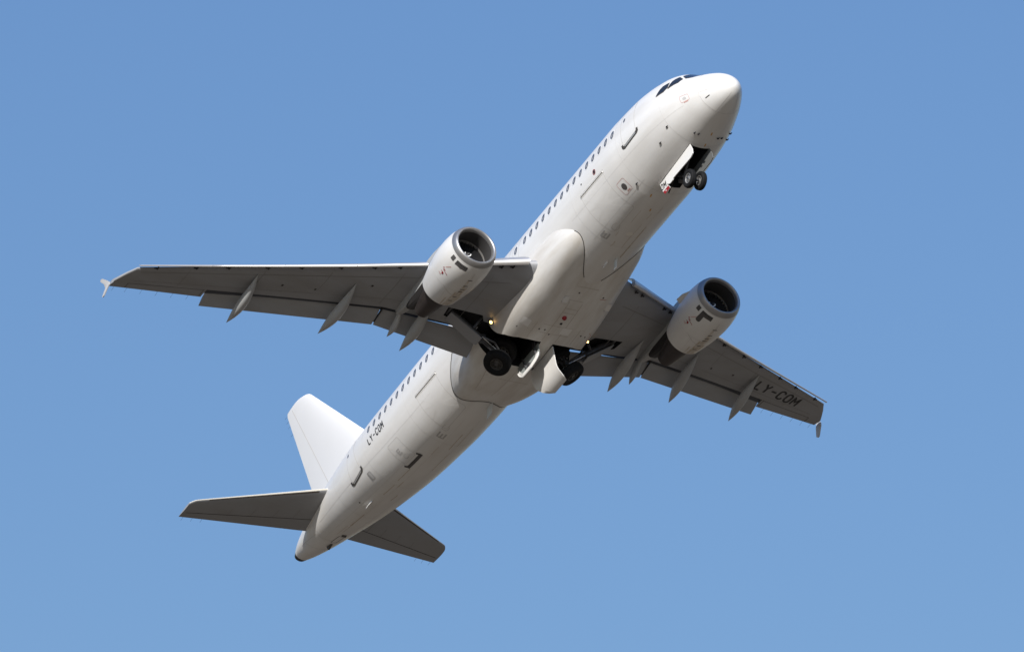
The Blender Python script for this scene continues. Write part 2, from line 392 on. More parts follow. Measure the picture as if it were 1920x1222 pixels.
# ------------------------------------------------------------------ engines
def make_engine(sgn):
    O = Vector((11.43, 5.68 * sgn, -2.04)); A = Vector((1, -.0 * sgn, 0.0)).normalized()
    def fr_(a, ry, rz): return O + A * a + Vector((0, ry, rz))
    e = MB()
    e.revolve([(.24, .985), (.5, 1.045), (.9, 1.085), (1.3, 1.085), (1.7, 1.055), (2.2, .99), (2.7, .90), (3.11, .81), (3.12, .785), (2.8, .81), (2.6, .8)], fr_, 64, cap1=True)
    eng = e.build('engine', NACW, root, ang=50)
    p = MB(); p.revolve([(.24, .983), (.16, .962), (.09, .935), (.035, .90), (.008, .87), (0, .845), (.01, .815), (.04, .79), (.10, .77), (.18, .76)], fr_, 64); p.build('inlet_lip', LIPM, eng, fix=False)
    p = MB(); p.revolve([(.18, .759), (.35, .755), (.6, .775), (.82, .80)], fr_, 64); p.build('inlet_duct', INLET, eng, fix=False)
    p = MB(); p.revolve([(.822, .80), (.93, .806)], fr_, 64); p.build('fan_case', SLATM, eng, fix=False)
    p = MB(); p.revolve([(1.0, .806), (1.02, .3)], fr_, 64, cap1=True)
    for k in range(36):
        t = 2 * math.pi * k / 36; t2 = t + .15
        a = [fr_(.99, .25 * math.cos(t), .25 * math.sin(t)), fr_(.90, .795 * math.cos(t2 - .07), .795 * math.sin(t2 - .07)), fr_(.99, .795 * math.cos(t2 + .09), .795 * math.sin(t2 + .09)), fr_(1.01, .25 * math.cos(t + .12), .25 * math.sin(t + .12))]
        p.add(a, [(0, 1, 2, 3)])
    p.build('fan', DARK, eng, fix=False)
    p = MB(); p.revolve([(.58, .004), (.62, .06), (.72, .14), (.85, .2), (.995, .24)], fr_, 32, cap0=True); p.build('spinner', BLACK, eng)
    p = MB(); p.revolve([(2.7, .72), (3.12, .62), (3.6, .53), (4.1, .44), (4.6, .345), (4.74, .315), (4.74, .285), (4.5, .30)], fr_, 48, cap1=True); p.build('exhaust_nozzle', HOT, eng, ang=50)
    return eng
eng_r = make_engine(1); eng_l = make_engine(-1)

# ------------------------------------------------------------------ wing fittings
def make_canoe(nose, tip, hw, hd, name, m, parent, top=.35):
    """a flap track fairing: pointed at both ends, deepest past its middle"""
    b = MB(); N = 22; secs = []; nose, tip = Vector(nose), Vector(tip)
    for i in range(N + 1):
        t = i / N; c = nose.lerp(tip, t)
        prof = max(.012, (math.sin(math.pi * t ** 1.12)) ** .95)
        c = c - Vector((0, math.copysign(.09, c.y) * math.sin(math.pi * t), hd * .12 * math.sin(math.pi * t ** .85)))
        w_, d_, u_ = hw * prof, hd * prof, hd * top * prof
        secs.append([c + Vector((0, w_ * math.copysign(abs(math.cos(a)) ** .9, math.cos(a)), (u_ if math.sin(a) > 0 else d_) * math.sin(a))) for a in [2 * math.pi * k / 20 for k in range(20)]])
    b.loft(secs); return b.build(name, m, parent, ang=60)
def fence_y(z): return 16.83 + .26 * abs(z - .62)
def wing_fittings(sgn, wing):
    for nose, tip, hw, hd in (((18.22, 11.80, wlow(18.22, 11.8) - .01), (21.18, 11.86, -.51), .21, .25), ((16.95, 8.05, wlow(16.95, 8.05) - .01), (20.13, 8.27, -1.01), .23, .28),
                              ((16.32, 4.95, wlow(16.32, 4.95) - .01), (19.53, 4.90, -1.56), .24, .30), ((17.5, 5.72, -.80), (19.05, 5.70, -1.35), .13, .22)):
        make_canoe(mir(nose, sgn), mir(tip, sgn), hw, hd, 'flap_track_fairing', FTFG, wing)
    # wingtip fence: a swept arrow-shaped plate
    out = [(21.48, .65), (21.62, .82), (21.85, 1.04), (21.98, 1.06), (22.03, 1.0), (21.87, .80), (21.88, .62), (22.08, .30), (22.01, .23), (21.90, .23), (21.68, .41), (21.52, .54)]
    f = MB(); n = len(out); A = []; B = []
    for x_, z_ in out:
        y_ = fence_y(z_); A.append(Vector((x_, (y_ - .02) * sgn, z_))); B.append(Vector((x_, (y_ + .02) * sgn, z_)))
    cA = Vector((21.65, 16.81 * sgn, .66)); cB = Vector((21.65, 16.87 * sgn, .66)); vs = A + B + [cA, cB]; fs = []
    for i in range(n):
        j = (i + 1) % n; fs += [(i, j, 2 * n), (n + j, n + i, 2 * n + 1), (i, n + i, n + j, j)]
    f.add(vs, fs); f.build('wingtip_fence', PANELG, wing, ang=25)
    # aileron outline, spar and skin joints as thin dark lines on the lower skin
    l = MB()
    def low(x_, y_): return Vector((x_, y_ * sgn, wlow(x_, y_)))
    def line(pts, w_, lift=.004):
        q = []
        for a, b in zip(pts, pts[1:]):
            q += [(lerp(a[0], b[0], k / 8), lerp(a[1], b[1], k / 8)) for k in range(8)]
        q.append(pts[-1]); l.ribbon([low(*p) for p in q], [Vector((0, 0, -1))] * len(q), w_, lift)
    def frac(c, y_): return (LEx(y_) + c * (TEx(y_) - LEx(y_)), y_)
    l.cur = 0
    line([frac(.76, 13.25), frac(.76, 16.1)], .02); line([frac(.76, 16.1), frac(.99, 16.1)], .025); line([frac(.74, 13.22), frac(.97, 13.22)], .025)
    l.cur = 1
    line([frac(.17, 2.6), frac(.17, 6.3), frac(.17, 16)], .03); line([frac(.62, 4.2), frac(.60, 6.3), frac(.60, 16)], .02)
    for y_ in (3.4, 6.6, 9.2, 11.6, 14.3): line([frac(.03, y_), frac(.70, y_)], .018)
    l.cur = 0
    for c_, y_ in ((.5, 9.3), (.44, 10.6), (.35, 7.4)):
        x_ = frac(c_, y_)[0]; line([(x_ - .06, y_), (x_ + .06, y_ + .01)], .09, .006)
    l.build('skin_joint', [SEAM, PLINE], wing, smooth=False, fix=False)
    # slat tracks: dark brackets across the gap behind the slats
    for y_ in (2.85, 3.25, 4.75, 5.15, 6.85, 7.75, 8.95, 10.35, 11.55, 12.95, 14.1, 15.5):
        b = MB(); c = wpt(y_, .022, False); p = mir(c, sgn)
        b.box(p + Vector((-.03, 0, -.005)), (.16, .05, .05)); b.box(p + Vector((.0, .05 * sgn, .0)), (.07, .17, .03))
        b.build('slat_track', BLACK, wing, smooth=False)
    # static wicks along the trailing edge
    for y_ in (13.6, 14.2, 14.8, 15.4, 16.0, 16.5):
        b = MB(); te = wpt(y_, 1.0, False); b.tube([mir(te, sgn), mir(te + Vector((.26, 0, -.03)), sgn)], .0045, 5); b.build('static_wick', BLACK, wing)
for sgn, w_ in ((1, wing_r), (-1, wing_l)): wing_fittings(sgn, w_)

# ------------------------------------------------------------------ surface patches, glyphs
def fp(x, th, lift=.006): return fus(x, th) + fnorm(x, th) * lift
def patch(mb, poly, mapf, rings=5, div=4):
    """fill a star-shaped outline given in surface parameters"""
    P = []
    for a, b in zip(poly, poly[1:] + poly[:1]):
        P += [(lerp(a[0], b[0], k / div), lerp(a[1], b[1], k / div)) for k in range(div)]
    cx = sum(p[0] for p in P) / len(P); cy = sum(p[1] for p in P) / len(P); n = len(P)
    vs = [mapf(cx, cy)]; fs = []
    for r in range(1, rings + 1):
        t = r / rings; vs += [mapf(lerp(cx, p[0], t), lerp(cy, p[1], t)) for p in P]
    for j in range(n):
        k = (j + 1) % n; fs.append((0, 1 + j, 1 + k))
        for r in range(rings - 1): fs.append((1 + r * n + j, 1 + (r + 1) * n + j, 1 + (r + 1) * n + k, 1 + r * n + k))
    return mb.add(vs, fs)
def fline(mb, pts, w, lift=.005, closed=False, div=6):
    q = []
    for a, b in zip(pts, (pts[1:] + pts[:1]) if closed else pts[1:]):
        q += [(lerp(a[0], b[0], k / div), lerp(a[1], b[1], k / div)) for k in range(div)]
    if not closed: q.append(pts[-1])
    return mb.ribbon([fus(*p) for p in q], [fnorm(*p) for p in q], w, lift, closed)
def rrect(x0, x1, t0, t1, rx, rt, n=4):
    out = []
    for cx, cy, a0 in ((x1 - rx, t1 - rt, 0), (x0 + rx, t1 - rt, 90), (x0 + rx, t0 + rt, 180), (x1 - rx, t0 + rt, 270)):
        for k in range(n + 1):
            a = rad(a0 + 90 * k / n); out.append((cx + rx * math.cos(a), cy + rt * math.sin(a)))
    return out
def arc(cx, cy, rx, ry, a0, a1, n=10): return [(cx + rx * math.cos(rad(a0 + (a1 - a0) * k / n)), cy + ry * math.sin(rad(a0 + (a1 - a0) * k / n))) for k in range(n + 1)]
GLY = {'L': [[(0, 1), (0, 0), (.95, 0)]], 'Y': [[(0, 1), (.5, .5), (1, 1)], [(.5, .5), (.5, 0)]], '-': [[(.05, .5), (.95, .5)]],
       'C': [arc(.5, .72, .48, .28, 5, 180) + arc(.5, .28, .48, .28, 180, 355)], 'O': [arc(.5, .72, .48, .28, 0, 180) + arc(.5, .28, .48, .28, 180, 360) + [(.98, .72)]],
       'M': [[(0, 0), (0, 1), (.5, .35), (1, 1), (1, 0)]], 'E': [[(1, 1), (0, 1), (0, 0), (1, 0)], [(0, .5), (.8, .5)]]}
def glyph(mb, text, i, mapf, nf, sw, wfrac=.66, lift=.006):
    n = len(text)
    for st in GLY[text[i]]:
        q = []
        for a, b in zip(st, st[1:]):
            q += [(lerp(a[0], b[0], k / 3), lerp(a[1], b[1], k / 3)) for k in range(3)]
        q.append(st[-1]); P = [((i + p[0] * wfrac) / (n - 1 + wfrac), p[1]) for p in q]
        mb.ribbon([mapf(*p) for p in P], [nf(*p) for p in P], sw, lift)
def word(mb, text, *args, **kw):
    """mapf(s, h): s runs 0..1 along the word, h 0..1 up the letter"""
    for i in range(len(text)): glyph(mb, text, i, *args, **kw)

# registration under the left wing and on the rear fuselage
r = MB()
def wreg(s_, h_):
    x_ = lerp(19.33, 20.45, s_) - .575 * h_; y_ = lerp(12.13, 14.83, s_) + .05 * h_
    return Vector((x_, -y_, wlow(x_, y_)))
for i in range(6):
    r = MB(); glyph(r, 'LY-COM', i, wreg, lambda s_, h_: Vector((0, 0, -1)), .095, lift=.012); r.build('registration_letter', BLACK, wing_l, smooth=False, fix=False)
r = MB()
def freg(s_, h_): return (lerp(27.80, 26.36, s_) + .06 * h_, lerp(-8.9, -7.6, s_) + lerp(9.6, 10.6, s_) * h_)
for i in range(6):
    r = MB(); glyph(r, 'LY-COM', i, lambda s_, h_: fus(*freg(s_, h_)), lambda s_, h_: fnorm(*freg(s_, h_)), .06, wfrac=.62); r.build('registration_letter', BLACK, fuselage, smooth=False, fix=False)

# ------------------------------------------------------------------ openings in the skin: cutters first
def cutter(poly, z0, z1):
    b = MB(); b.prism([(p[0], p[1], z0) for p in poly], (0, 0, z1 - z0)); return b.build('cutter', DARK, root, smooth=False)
c_nose = cutter([(3.18, -.46), (5.62, -.46), (5.62, .46), (3.18, .46)], -3, -1.15)
def cutter_to(poly, z0, tops):
    b = MB(); n = len(poly); b.add([(p[0], p[1], z0) for p in poly] + [(p[0], p[1], t) for p, t in zip(poly, tops)],
        [tuple(range(n - 1, -1, -1)), tuple(range(n, 2 * n))] + [(i, (i + 1) % n, n + (i + 1) % n, n + i) for i in range(n)])
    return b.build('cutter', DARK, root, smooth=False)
cuts = {}
for sgn in (1, -1):
    m_ = lambda P: [(x_, y_ * sgn) for x_, y_ in P]
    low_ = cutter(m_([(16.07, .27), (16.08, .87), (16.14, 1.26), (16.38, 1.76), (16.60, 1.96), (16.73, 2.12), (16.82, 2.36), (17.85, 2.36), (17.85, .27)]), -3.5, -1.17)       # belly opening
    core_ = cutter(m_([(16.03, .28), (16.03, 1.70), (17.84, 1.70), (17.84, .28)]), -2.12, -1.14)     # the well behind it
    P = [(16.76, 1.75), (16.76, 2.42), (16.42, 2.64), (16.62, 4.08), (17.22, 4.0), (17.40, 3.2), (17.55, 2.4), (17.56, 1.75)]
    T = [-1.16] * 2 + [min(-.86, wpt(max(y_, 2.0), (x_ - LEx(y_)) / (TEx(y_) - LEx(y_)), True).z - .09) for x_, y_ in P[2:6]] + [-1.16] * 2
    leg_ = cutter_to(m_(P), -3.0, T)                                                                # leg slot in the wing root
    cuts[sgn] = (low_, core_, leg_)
allc = [c for q in cuts.values() for c in q]
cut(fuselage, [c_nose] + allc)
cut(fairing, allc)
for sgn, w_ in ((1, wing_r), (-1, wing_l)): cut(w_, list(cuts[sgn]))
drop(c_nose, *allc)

# ------------------------------------------------------------------ fuselage details
# skin joints: rings and long laps
l = MB(); l.cur = 0
for x_ in (3.05, 6.0, 9.75, 24.4, 28.35, 31.6, 34.6):
    fline(l, [(x_, t) for t in range(-170, 60, 10)], .016, .003)
for t0, xa, xb in ((-25, 2, 10.2), (-58, 5.8, 10), (-27, 22.6, 34), (-62, 22.4, 34.5), (-100, 5.7, 10), (-100, 22.4, 33), (-80, 22.4, 33)):
    fline(l, [(lerp(xa, xb, k / 20), t0) for k in range(21)], .014, .003)
fline(l, [(XR + .01, t) for t in range(-180, 181, 6)], .02, .004)
l.cur = 0
for t0 in (-14, -72, -120):
    fline(l, [(.22, t0), (.6, t0), (XR, t0)], .016, .004)
l.build('skin_joint', [FAINT, LINE], fuselage, smooth=False, fix=False)
random.seed(11)
l = MB()
for k in range(26):
    x0 = random.choice([random.uniform(6.2, 9.6), random.uniform(22.5, 33)]); t0 = random.choice([-80, -92, -100, -74]) + random.uniform(-1.5, 1.5); n_ = random.uniform(.3, 1.5)
    fline(l, [(x0, t0), (x0 + n_ * .5, t0 + random.uniform(-.4, .4)), (x0 + n_, t0 + random.uniform(-.6, .6))], random.uniform(.012, .035), .0035)
l.build('oil_streak', GRIME, fuselage, smooth=False, fix=False)
# windscreen
CK = [[(3.18, 15.7), (3.03, 25.1), (2.89, 30.9), (2.58, 34.4), (2.57, 22.6), (2.76, 17.1)],
      [(2.54, 19.0), (2.45, 37.0), (2.29, 50.0), (2.02, 41.5), (2.11, 29.5)],
      [(2.22, 55.5), (1.92, 45.0), (1.64, 53.5), (1.52, 70), (1.50, 86), (2.1, 86), (2.2, 70)]]
for side in (1, -1):
    for poly in CK:
        b = MB(); q = poly if side > 0 else [(x_, 180 - t) for x_, t in poly]
        b.cur = 0; patch(b, q, lambda a, t: fp(a, t, .012))
        b.cur = 1; fline(b, q, .035, .014, closed=True)
        b.build('cockpit_window', [GLASS, SEAM], fuselage, fix=False)
# cabin windows on the visible right side
def cabin_window(x_, th):
    b = MB(); k = math.degrees(1 / 2.0)
    o = rrect(x_ - .158, x_ + .158, th - .235 * k, th + .235 * k, .14, .19 * k); i_ = rrect(x_ - .122, x_ + .122, th - .20 * k, th + .20 * k, .115, .17 * k)
    b.cur = 0; patch(b, o, lambda a, t: fp(a, t, .004), 2, 1)
    b.cur = 1; patch(b, i_, lambda a, t: fp(a, t, .008), 2, 1)
    b.cur = 2; patch(b, rrect(x_ - .045, x_ + .045, th - .13 * k, th + .05 * k, .04, .06 * k), lambda a, t: fp(a, t, .011), 1, 1)
    return b.build('cabin_window', [FRAMEG, WGLASS, BLIND], fuselage, fix=False)
for k in range(15): cabin_window(6.25 + .525 * k, lerp(17.0, 15.8, k / 14))
for x_ in (14.37, 15.2): cabin_window(x_, 15.7)
for k in range(12): cabin_window(lerp(21.64, 27.73, k / 11), lerp(14.4, 14.9, k / 11))
for x_ in (14.37, 15.2):                                     # overwing exits
    b = MB(); fline(b, rrect(x_ - .27, x_ + .27, 2, 34, .1, 3), .02, .005, closed=True); b.build('emergency_exit', LINE, fuselage, smooth=False, fix=False)
# cabin doors with kick plates
def cabin_door(fx, ax, bt, tt, wx, wt, lean=0.0):
    """outline corners (station, angle): forward edge fx, aft edge ax, bottom/top angle functions"""
    def q(u, v_): x_ = lerp(fx(v_), ax(v_), u); return (x_, lerp(lerp(bt[0], bt[1], u), tt, v_))
    o = [q(u, 0) for u in (.12, .5, .88)] + [q(1 - .02, .02)] + [q(1, k / 8) for k in range(1, 8)] + [q(.97, .98), q(.5, 1), q(.03, .98)] + [q(0, k / 8) for k in range(7, 0, -1)] + [q(.02, .02)]
    b = MB(); b.cur = 0; patch(b, o, lambda a, t: fp(a, t, .003), 6, 2)
    b.cur = 1; fline(b, o, .024, .006, closed=True, div=2)
    d = b.build('cabin_door', [WHITE, LINE], fuselage, fix=False)
    b = MB(); patch(b, rrect(wx - .07, wx + .07, wt - 3, wt + 3, .06, 2.5), lambda a, t: fp(a, t, .008), 2, 1); b.build('door_window', WGLASS, d, fix=False)
    b = MB(); b.cur = 0; fline(b, [q(-.07, .05), q(-.06, -.02), q(.03, -.045), q(.5, -.05), q(.97, -.045), q(1.06, -.02), q(1.07, .05)], .12, .012)
    b.cur = 1; fline(b, [q(.08, -.035), q(.5, -.04), q(.92, -.035)], .05, .018)
    b.build('door_sill', [SEAM, SILLM], d, fix=False)
cabin_door(lambda v_: lerp(4.60, 4.62, v_), lambda v_: 5.585, (-8.5, -12.3), 38, 5.36, 20.7)
cabin_door(lambda v_: lerp(29.06, 29.32, min(1, v_ * 1.2)), lambda v_: lerp(30.13, 29.95, min(1, v_ * 1.6)), (-24.5, -30), 34, 29.87, 13.5)
# cargo doors: hinge, outline, faded lettering
def cargo_door(x0, x1, hth, bth):
    b = MB(); b.cur = 0; patch(b, rrect(x0, x1, bth, hth, .10, 4), lambda a, t: fp(a, t, .0025), 10, 3)
    b.cur = 1; fline(b, rrect(x0, x1, bth, hth, .10, 4), .016, .004, closed=True, div=8)
    d = b.build('cargo_door', [WHITE, LINE], fuselage, fix=False)
    h = MB(); h.cur = 0; h.tube([fp(x0 + (x1 - x0) * k / 8, hth, .01) for k in range(9)], .030, 8)
    h.cur = 1; fline(h, rrect(x0 - .06, x1 + .06, hth - 2.2, hth + 1.6, .05, 1), .02, .007, closed=True)
    h.build('door_hinge', [WHITE, LINE], d); return d
cd1 = cargo_door(7.30, 9.08, -13.2, -70); cd2 = cargo_door(21.74, 23.50, -15, -71)
def ghost(text, x0, x1, t0, dt, sw, par, m, flip=1):
    b = MB(); f_ = lambda s_, h_: (lerp(x0, x1, s_), t0 + dt * h_)
    word(b, text, lambda s_, h_: fus(*f_(s_, h_)), lambda s_, h_: fnorm(*f_(s_, h_)), sw, lift=.007); b.build('faded_lettering', m, par, smooth=False, fix=False)
ghost('E', 9.58, 9.24, -68.5, 7.5, .065, fuselage, GHOST); ghost('C', 8.95, 8.55, -72, 8, .02, fuselage, LINE)
ghost('E', 24.14, 23.80, -75.5, 8.5, .065, fuselage, GHOST); ghost('C', 23.62, 23.30, -73, 8, .02, fuselage, LINE)
ghost('E', 26.46, 26.25, -50, 6.5, .06, fuselage, GHOSTL); ghost('C', 26.42, 26.2, -60, 6, .02, fuselage, GHOSTL)
# bulk hold door with its dark scuff plate
b = MB(); b.cur = 1; fline(b, rrect(25.84, 26.76, -64, -31.5, .08, 3), .016, .005, closed=True); b.cur = 0; patch(b, rrect(25.85, 26.75, -63.8, -31.7, .08, 3), lambda a, t: fp(a, t, .0025), 6, 2)
bulk = b.build('bulk_door', [WHITE, LINE], fuselage, fix=False)
b = MB(); fline(b, [(25.78, -63.5), (25.71, -68.5)], .11, .010); fline(b, [(25.66, -69.4), (26.2, -69.6), (26.88, -69.4)], .15, .012); fline(b, [(26.82, -68.8), (26.90, -64.5)], .11, .011)
b.build('scuff_plate', SCUFF, bulk, fix=False)
# round service panels, probes, drains, antennas
def disc(x_, th, r_, m, name, frame=None, lift=.006):
    b = MB(); k = math.degrees(1 / 1.9); b.cur = 0
    patch(b, [(x_ + r_ * math.cos(a), th + r_ * k * math.sin(a)) for a in [2 * math.pi * j / 20 for j in range(20)]], lambda a, t: fp(a, t, lift), 2, 1)
    if frame:
        b.cur = 1; fline(b, rrect(x_ - frame, x_ + frame, th - frame * k, th + frame * k, frame * .3, frame * .3 * k), .018, .005, closed=True)
    return b.build(name, [m, REDLINE], fuselage, fix=False)
disc(1.84, -13.4, .085, PANELG, 'static_port', .20); disc(6.76, -45.6, .135, SCUFF, 'static_port', .27)
b = MB(); fline(b, [(1.93, -20.5), (1.72, -20.5)], .05, .006); fline(b, [(6.6, -52), (6.8, -51.5)], .05, .006); b.build('faded_lettering', REDFAINT, fuselage, smooth=False, fix=False)
disc(7.81, -4, .075, BLACK, 'outlet_port'); disc(8.84, -.9, .04, BLACK, 'outlet_port')
b = MB(); b.cur = 0; fline(b, arc(7.81, -4, .10, 3, 0, 350, 14), .025, .007); b.build('port_ring', REDPAINT, fuselage, smooth=False, fix=False)
def probe(x_, th, L=.22, h_=.12):
    n_ = fnorm(x_, th); p = fus(x_, th); b = MB()
    b.tube([p, p + n_ * h_ * .7, p + n_ * h_ + Vector((-L * .3, 0, 0)), p + n_ * h_ + Vector((-L, 0, 0))], [.035, .03, .026, .016], 8); disc_ = b.build('air_probe', BLACK, fuselage)
for x_, th in ((3.18, -35.1), (3.94, -44.2), (2.58, -69.5), (2.55, -75.4), (2.60, -109.8), (2.63, -117.5), (2.68, -140), (3.0, -138), (6.24, -54.3)):
    probe(x_, th, .12 if x_ > 4 else .11, .03 if x_ > 3.1 else .05)
for x_, th, m in ((2.39, -94.9, AMBER), (6.38, -76.6, AMBER), (7.16, -88.3, AMBER), (3.02, -96, AMBER)):
    b = MB(); fline(b, [(x_ - .10, th + .6), (x_ + .05, th)], .05, .007); b.build('drain_mark', m, fuselage, smooth=False, fix=False)
b = MB(); fline(b, [(.87, -31.2), (1.08, -33.5)], .035, .008); b.build('vent_slot', BLACK, radome, smooth=False, fix=False)
def blade(x_, th, L, h_, m, name='antenna', sweep=.3):
    n_ = fnorm(x_, th); p = fus(x_, th); s_ = n_.cross(Vector((1, 0, 0))).normalized(); b = MB()
    A = lambda a, o, e: p + Vector((a, 0, 0)) + n_ * o + s_ * e
    b.loft([[A(-L / 2, -.02, 0), A(0, -.02, .03), A(L / 2, -.02, 0), A(0, -.02, -.03)], [A(-L / 2 + sweep, h_, 0), A(sweep * .8, h_, .012), A(L / 2 + sweep * .6, h_, 0), A(sweep * .8, h_, -.012)]])
    b.build(name, m, fuselage, ang=60)
blade(10.51, -96.7, .35, .32, GHOSTB); blade(10.9, -88.5, .42, .10, WHITE, sweep=.05); blade(21.2, -95, .55, .42, GHOSTB, sweep=.35); blade(30.35, -69.2, .62, .10, WHITE, sweep=.1)
disc(8.83, -87.8, .13, PALE, 'service_panel')
b = MB(); b.cur = 0; patch(b, rrect(28.66, 28.92, -48, -36, .02, .8), lambda a, t: fp(a, t, .004), 4, 2); b.cur = 1; fline(b, rrect(28.66, 28.92, -48, -36, .02, .8), .02, .006, closed=True); fline(b, [(28.88, -37), (28.88, -47)], .07, .012)
b.build('outflow_valve', [PANELG, SILLM], fuselage, fix=False)
disc(30.76, -57.8, .045, BLACK, 'outlet_port')
# tail: stabiliser root plates, auxiliary power unit intake flap and doors
b = MB(); b.cur = 0; patch(b, rrect(33.95, 34.7, -98, -84, .04, 1), lambda a, t: fp(a, t, .004), 4, 2); b.cur = 1; fline(b, rrect(33.95, 34.7, -98, -84, .04, 1), .025, .006, closed=True)
b.build('access_door', [WHITE, SEAM], fuselage, fix=False)
b = MB(); p = fus(34.85, -92); b.prism([p + Vector((0, -.05, .0)), p + Vector((.40, -.05, .12)), p + Vector((.34, -.05, -.09))], (0, .10, 0)); b.build('intake_flap', SCUFF, fuselage, smooth=False)
b = MB(); p = fus(33.72, -92); b.prism([p + Vector((-.10, -.10, .03)), p + Vector((.12, -.10, .05)), p + Vector((.12, -.10, -.035))], (0, .20, 0)); b.build('intake_flap', SCUFF, fuselage, smooth=False)
b = MB()
fline(b, [(36.3, -25.8), (34.74, -39), (34.6, -84)], .016, .004); fline(b, [(35.9, -28), (35.6, -90), (35.6, -140)], .012, .004); b.build('skin_joint', LINE, fuselage, smooth=False, fix=False)
for sgn, tp in ((1, tp_r), (-1, tp_l)):
    def tpt(y_, c, low=True):
        lx, tx, z_ = 32.68 + .644 * (y_ - 1.85), 35.47 + .241 * (y_ - .83), 1.23 + .1 * (y_ - 6.19); ch = tx - lx
        return Vector((lx + ch * c, y_ * sgn, z_ - ch * yt(c, .09) - .004))
    b = MB(); dn = [Vector((0, 0, -1))] * 21
    ys_ = [lerp(1.6, 5.55, k / 20) for k in range(21)]
    b.cur = 0                                                # de-icing strip just under the leading edge
    vs = []
    for y_ in ys_: vs += [tpt(y_, .0135) + Vector((0, 0, -.004)), tpt(y_, .024) + Vector((0, 0, -.004)), tpt(y_, .036) + Vector((0, 0, -.004))]
    b.add(vs, [(3 * k + j, 3 * k + j + 1, 3 * k + j + 4, 3 * k + j + 3) for k in range(20) for j in (0, 1)])
    b.build('leading_edge_strip', STRIPB, tp, fix=False)
    b = MB(); b.cur = 0; b.ribbon([tpt(lerp(1.0, 6.05, k / 20), .70) for k in range(21)], dn, .03, .003)
    b.cur = 1
    for y_ in (1.8, 2.6, 3.5, 4.4): b.ribbon([tpt(y_, lerp(.45, .68, k / 4)) for k in range(5)], dn[:5], .014, .003)
    b.build('elevator_joint', [SEAM, PLINE], tp, smooth=False, fix=False)
    pl = MB()                                                # white sealing plate at the root
    pl.loft([[fus(x_, t if sgn > 0 else 180 - t) + fnorm(x_, t if sgn > 0 else 180 - t) * l_ for t, l_ in ((lerp(26, 20, k), -.02), (lerp(10, 8, k), lerp(-.015, .03, min(1, 3 * k))), (lerp(-4, -2, k), lerp(-.015, .03, min(1, 3 * k))), (lerp(-14, -8, k), -.02))] for x_, k in [(lerp(32.0, 35.3, j / 10), j / 10) for j in range(11)]])
    pl.build('root_fairing', WHITE, tp)
    for y_ in (5.2, 5.6, 6.0):
        k = MB(); te = tpt(y_, 1.0); k.tube([te, te + Vector((.22, 0, -.02))], .0045, 5); k.build('static_wick', BLACK, tp)
def fin_pt(z_, c): lx, tx = 30.91 + .876 * (z_ - 3.14), 35.82 + .2505 * (z_ - 3.24); ch = tx - lx; return Vector((lx + ch * c, ch * yt(c, .10) + .004, z_))
b = MB(); b.ribbon([fin_pt(lerp(1.9, 7.75, k / 20), .715) for k in range(21)], [Vector((0, 1, 0))] * 21, .035, .003); b.build('rudder_joint', LINE, fin, smooth=False, fix=False)
for z_ in (7.2, 7.5, 7.8, 6.7):
    k = MB(); te = fin_pt(z_, 1.0); k.tube([te, te + Vector((.2, 0, 0))], .0045, 5); k.build('static_wick', BLACK, fin)

# ------------------------------------------------------------------ belly fairing details
def inside_f(p):                                             # is p inside the fuselage?
    zt, zb, w, zm = fpar(p.x); h = (zt - zm) if p.z > zm else (zm - zb)
    return (p.y / w) ** 2 + ((p.z - zm) / h) ** 2 < 1
def seam_pts(front):
    out = []
    for k in range(0, 121):
        th = 12 - 204 * k / 120; lo, hi = (9.6, 15.0) if front else (18.5, 22.3); prev = None; N = 120; found = None
        for i in range(N + 1):
            x_ = lerp(lo, hi, i / N); ins = inside_f(fair(x_, th))
            if prev is not None and prev != ins:
                a_, b_ = x_ - (hi - lo) / N, x_
                for _ in range(14):
                    m_ = (a_ + b_) / 2
                    if inside_f(fair(m_, th)) == prev: a_ = m_
                    else: b_ = m_
                found = a_
            if found and front: break
            prev = ins
        out.append(fair(found, th) if found else None)
    return out
def runs(P):
    r_, cur = [], []
    for p in P:
        if p is None or (cur and (p - cur[-1]).length > .9):
            if len(cur) > 3: r_.append(cur)
            cur = []
        if p is not None: cur.append(p)
    if len(cur) > 3: r_.append(cur)
    return r_
def seal(pts, r_): b = MB(); b.tube(pts, r_, 6); b.build('edge_seal', SEAM, fairing)
for r_ in runs(seam_pts(False)): seal(r_, .022)
fr_ = [p for r_ in runs(seam_pts(True)) for p in r_ if p.x < 12.1]
for sg in (1, -1):
    q = [p for p in fr_ if p.y * sg > .35 and p.z < -1.15]
    if len(q) > 3: seal(q, .018)
def fz(x_, y_):                                              # fairing skin at station x, lateral y (underside)
    u = min(.999, abs(y_) / FW(x_)); zc = -0.58; return zc - (zc - FZ(x_)) * (1 - u ** FEXP) ** (1 / FEXP)
def fa(x_, y_, lift=.005): return Vector((x_, y_, fz(x_, y_) - lift))
def gline(mb, pts, w, lift=.004):
    q = []
    for a, c in zip(pts, pts[1:]): q += [(lerp(a[0], c[0], k / 6), lerp(a[1], c[1], k / 6)) for k in range(6)]
    q.append(pts[-1]); mb.ribbon([fa(*p, 0) for p in q], [Vector((0, 0, -1))] * len(q), w, lift)
b = MB(); b.cur = 0
for pts in ([(12.6, .4), (12.6, -.6)], [(13.5, .30), (15.95, .30)], [(13.5, -.30), (15.95, -.30)], [(15.0, 1.9), (15.0, -1.8)], [(15.5, 1.8), (15.5, -1.8)], [(13.4, .5), (13.4, -.3)], [(13.9, .3), (13.9, -.3)], [(14.15, .3), (14.15, -.3)],
            [(15.0, 1.0), (15.95, 1.0)], [(15.0, -1.0), (15.95, -1.0)], [(18.3, 1.5), (20.2, 1.1)], [(18.3, .3), (20.4, .25)], [(18.9, 1.9), (18.9, -1.8)]):
    gline(b, pts, .018)
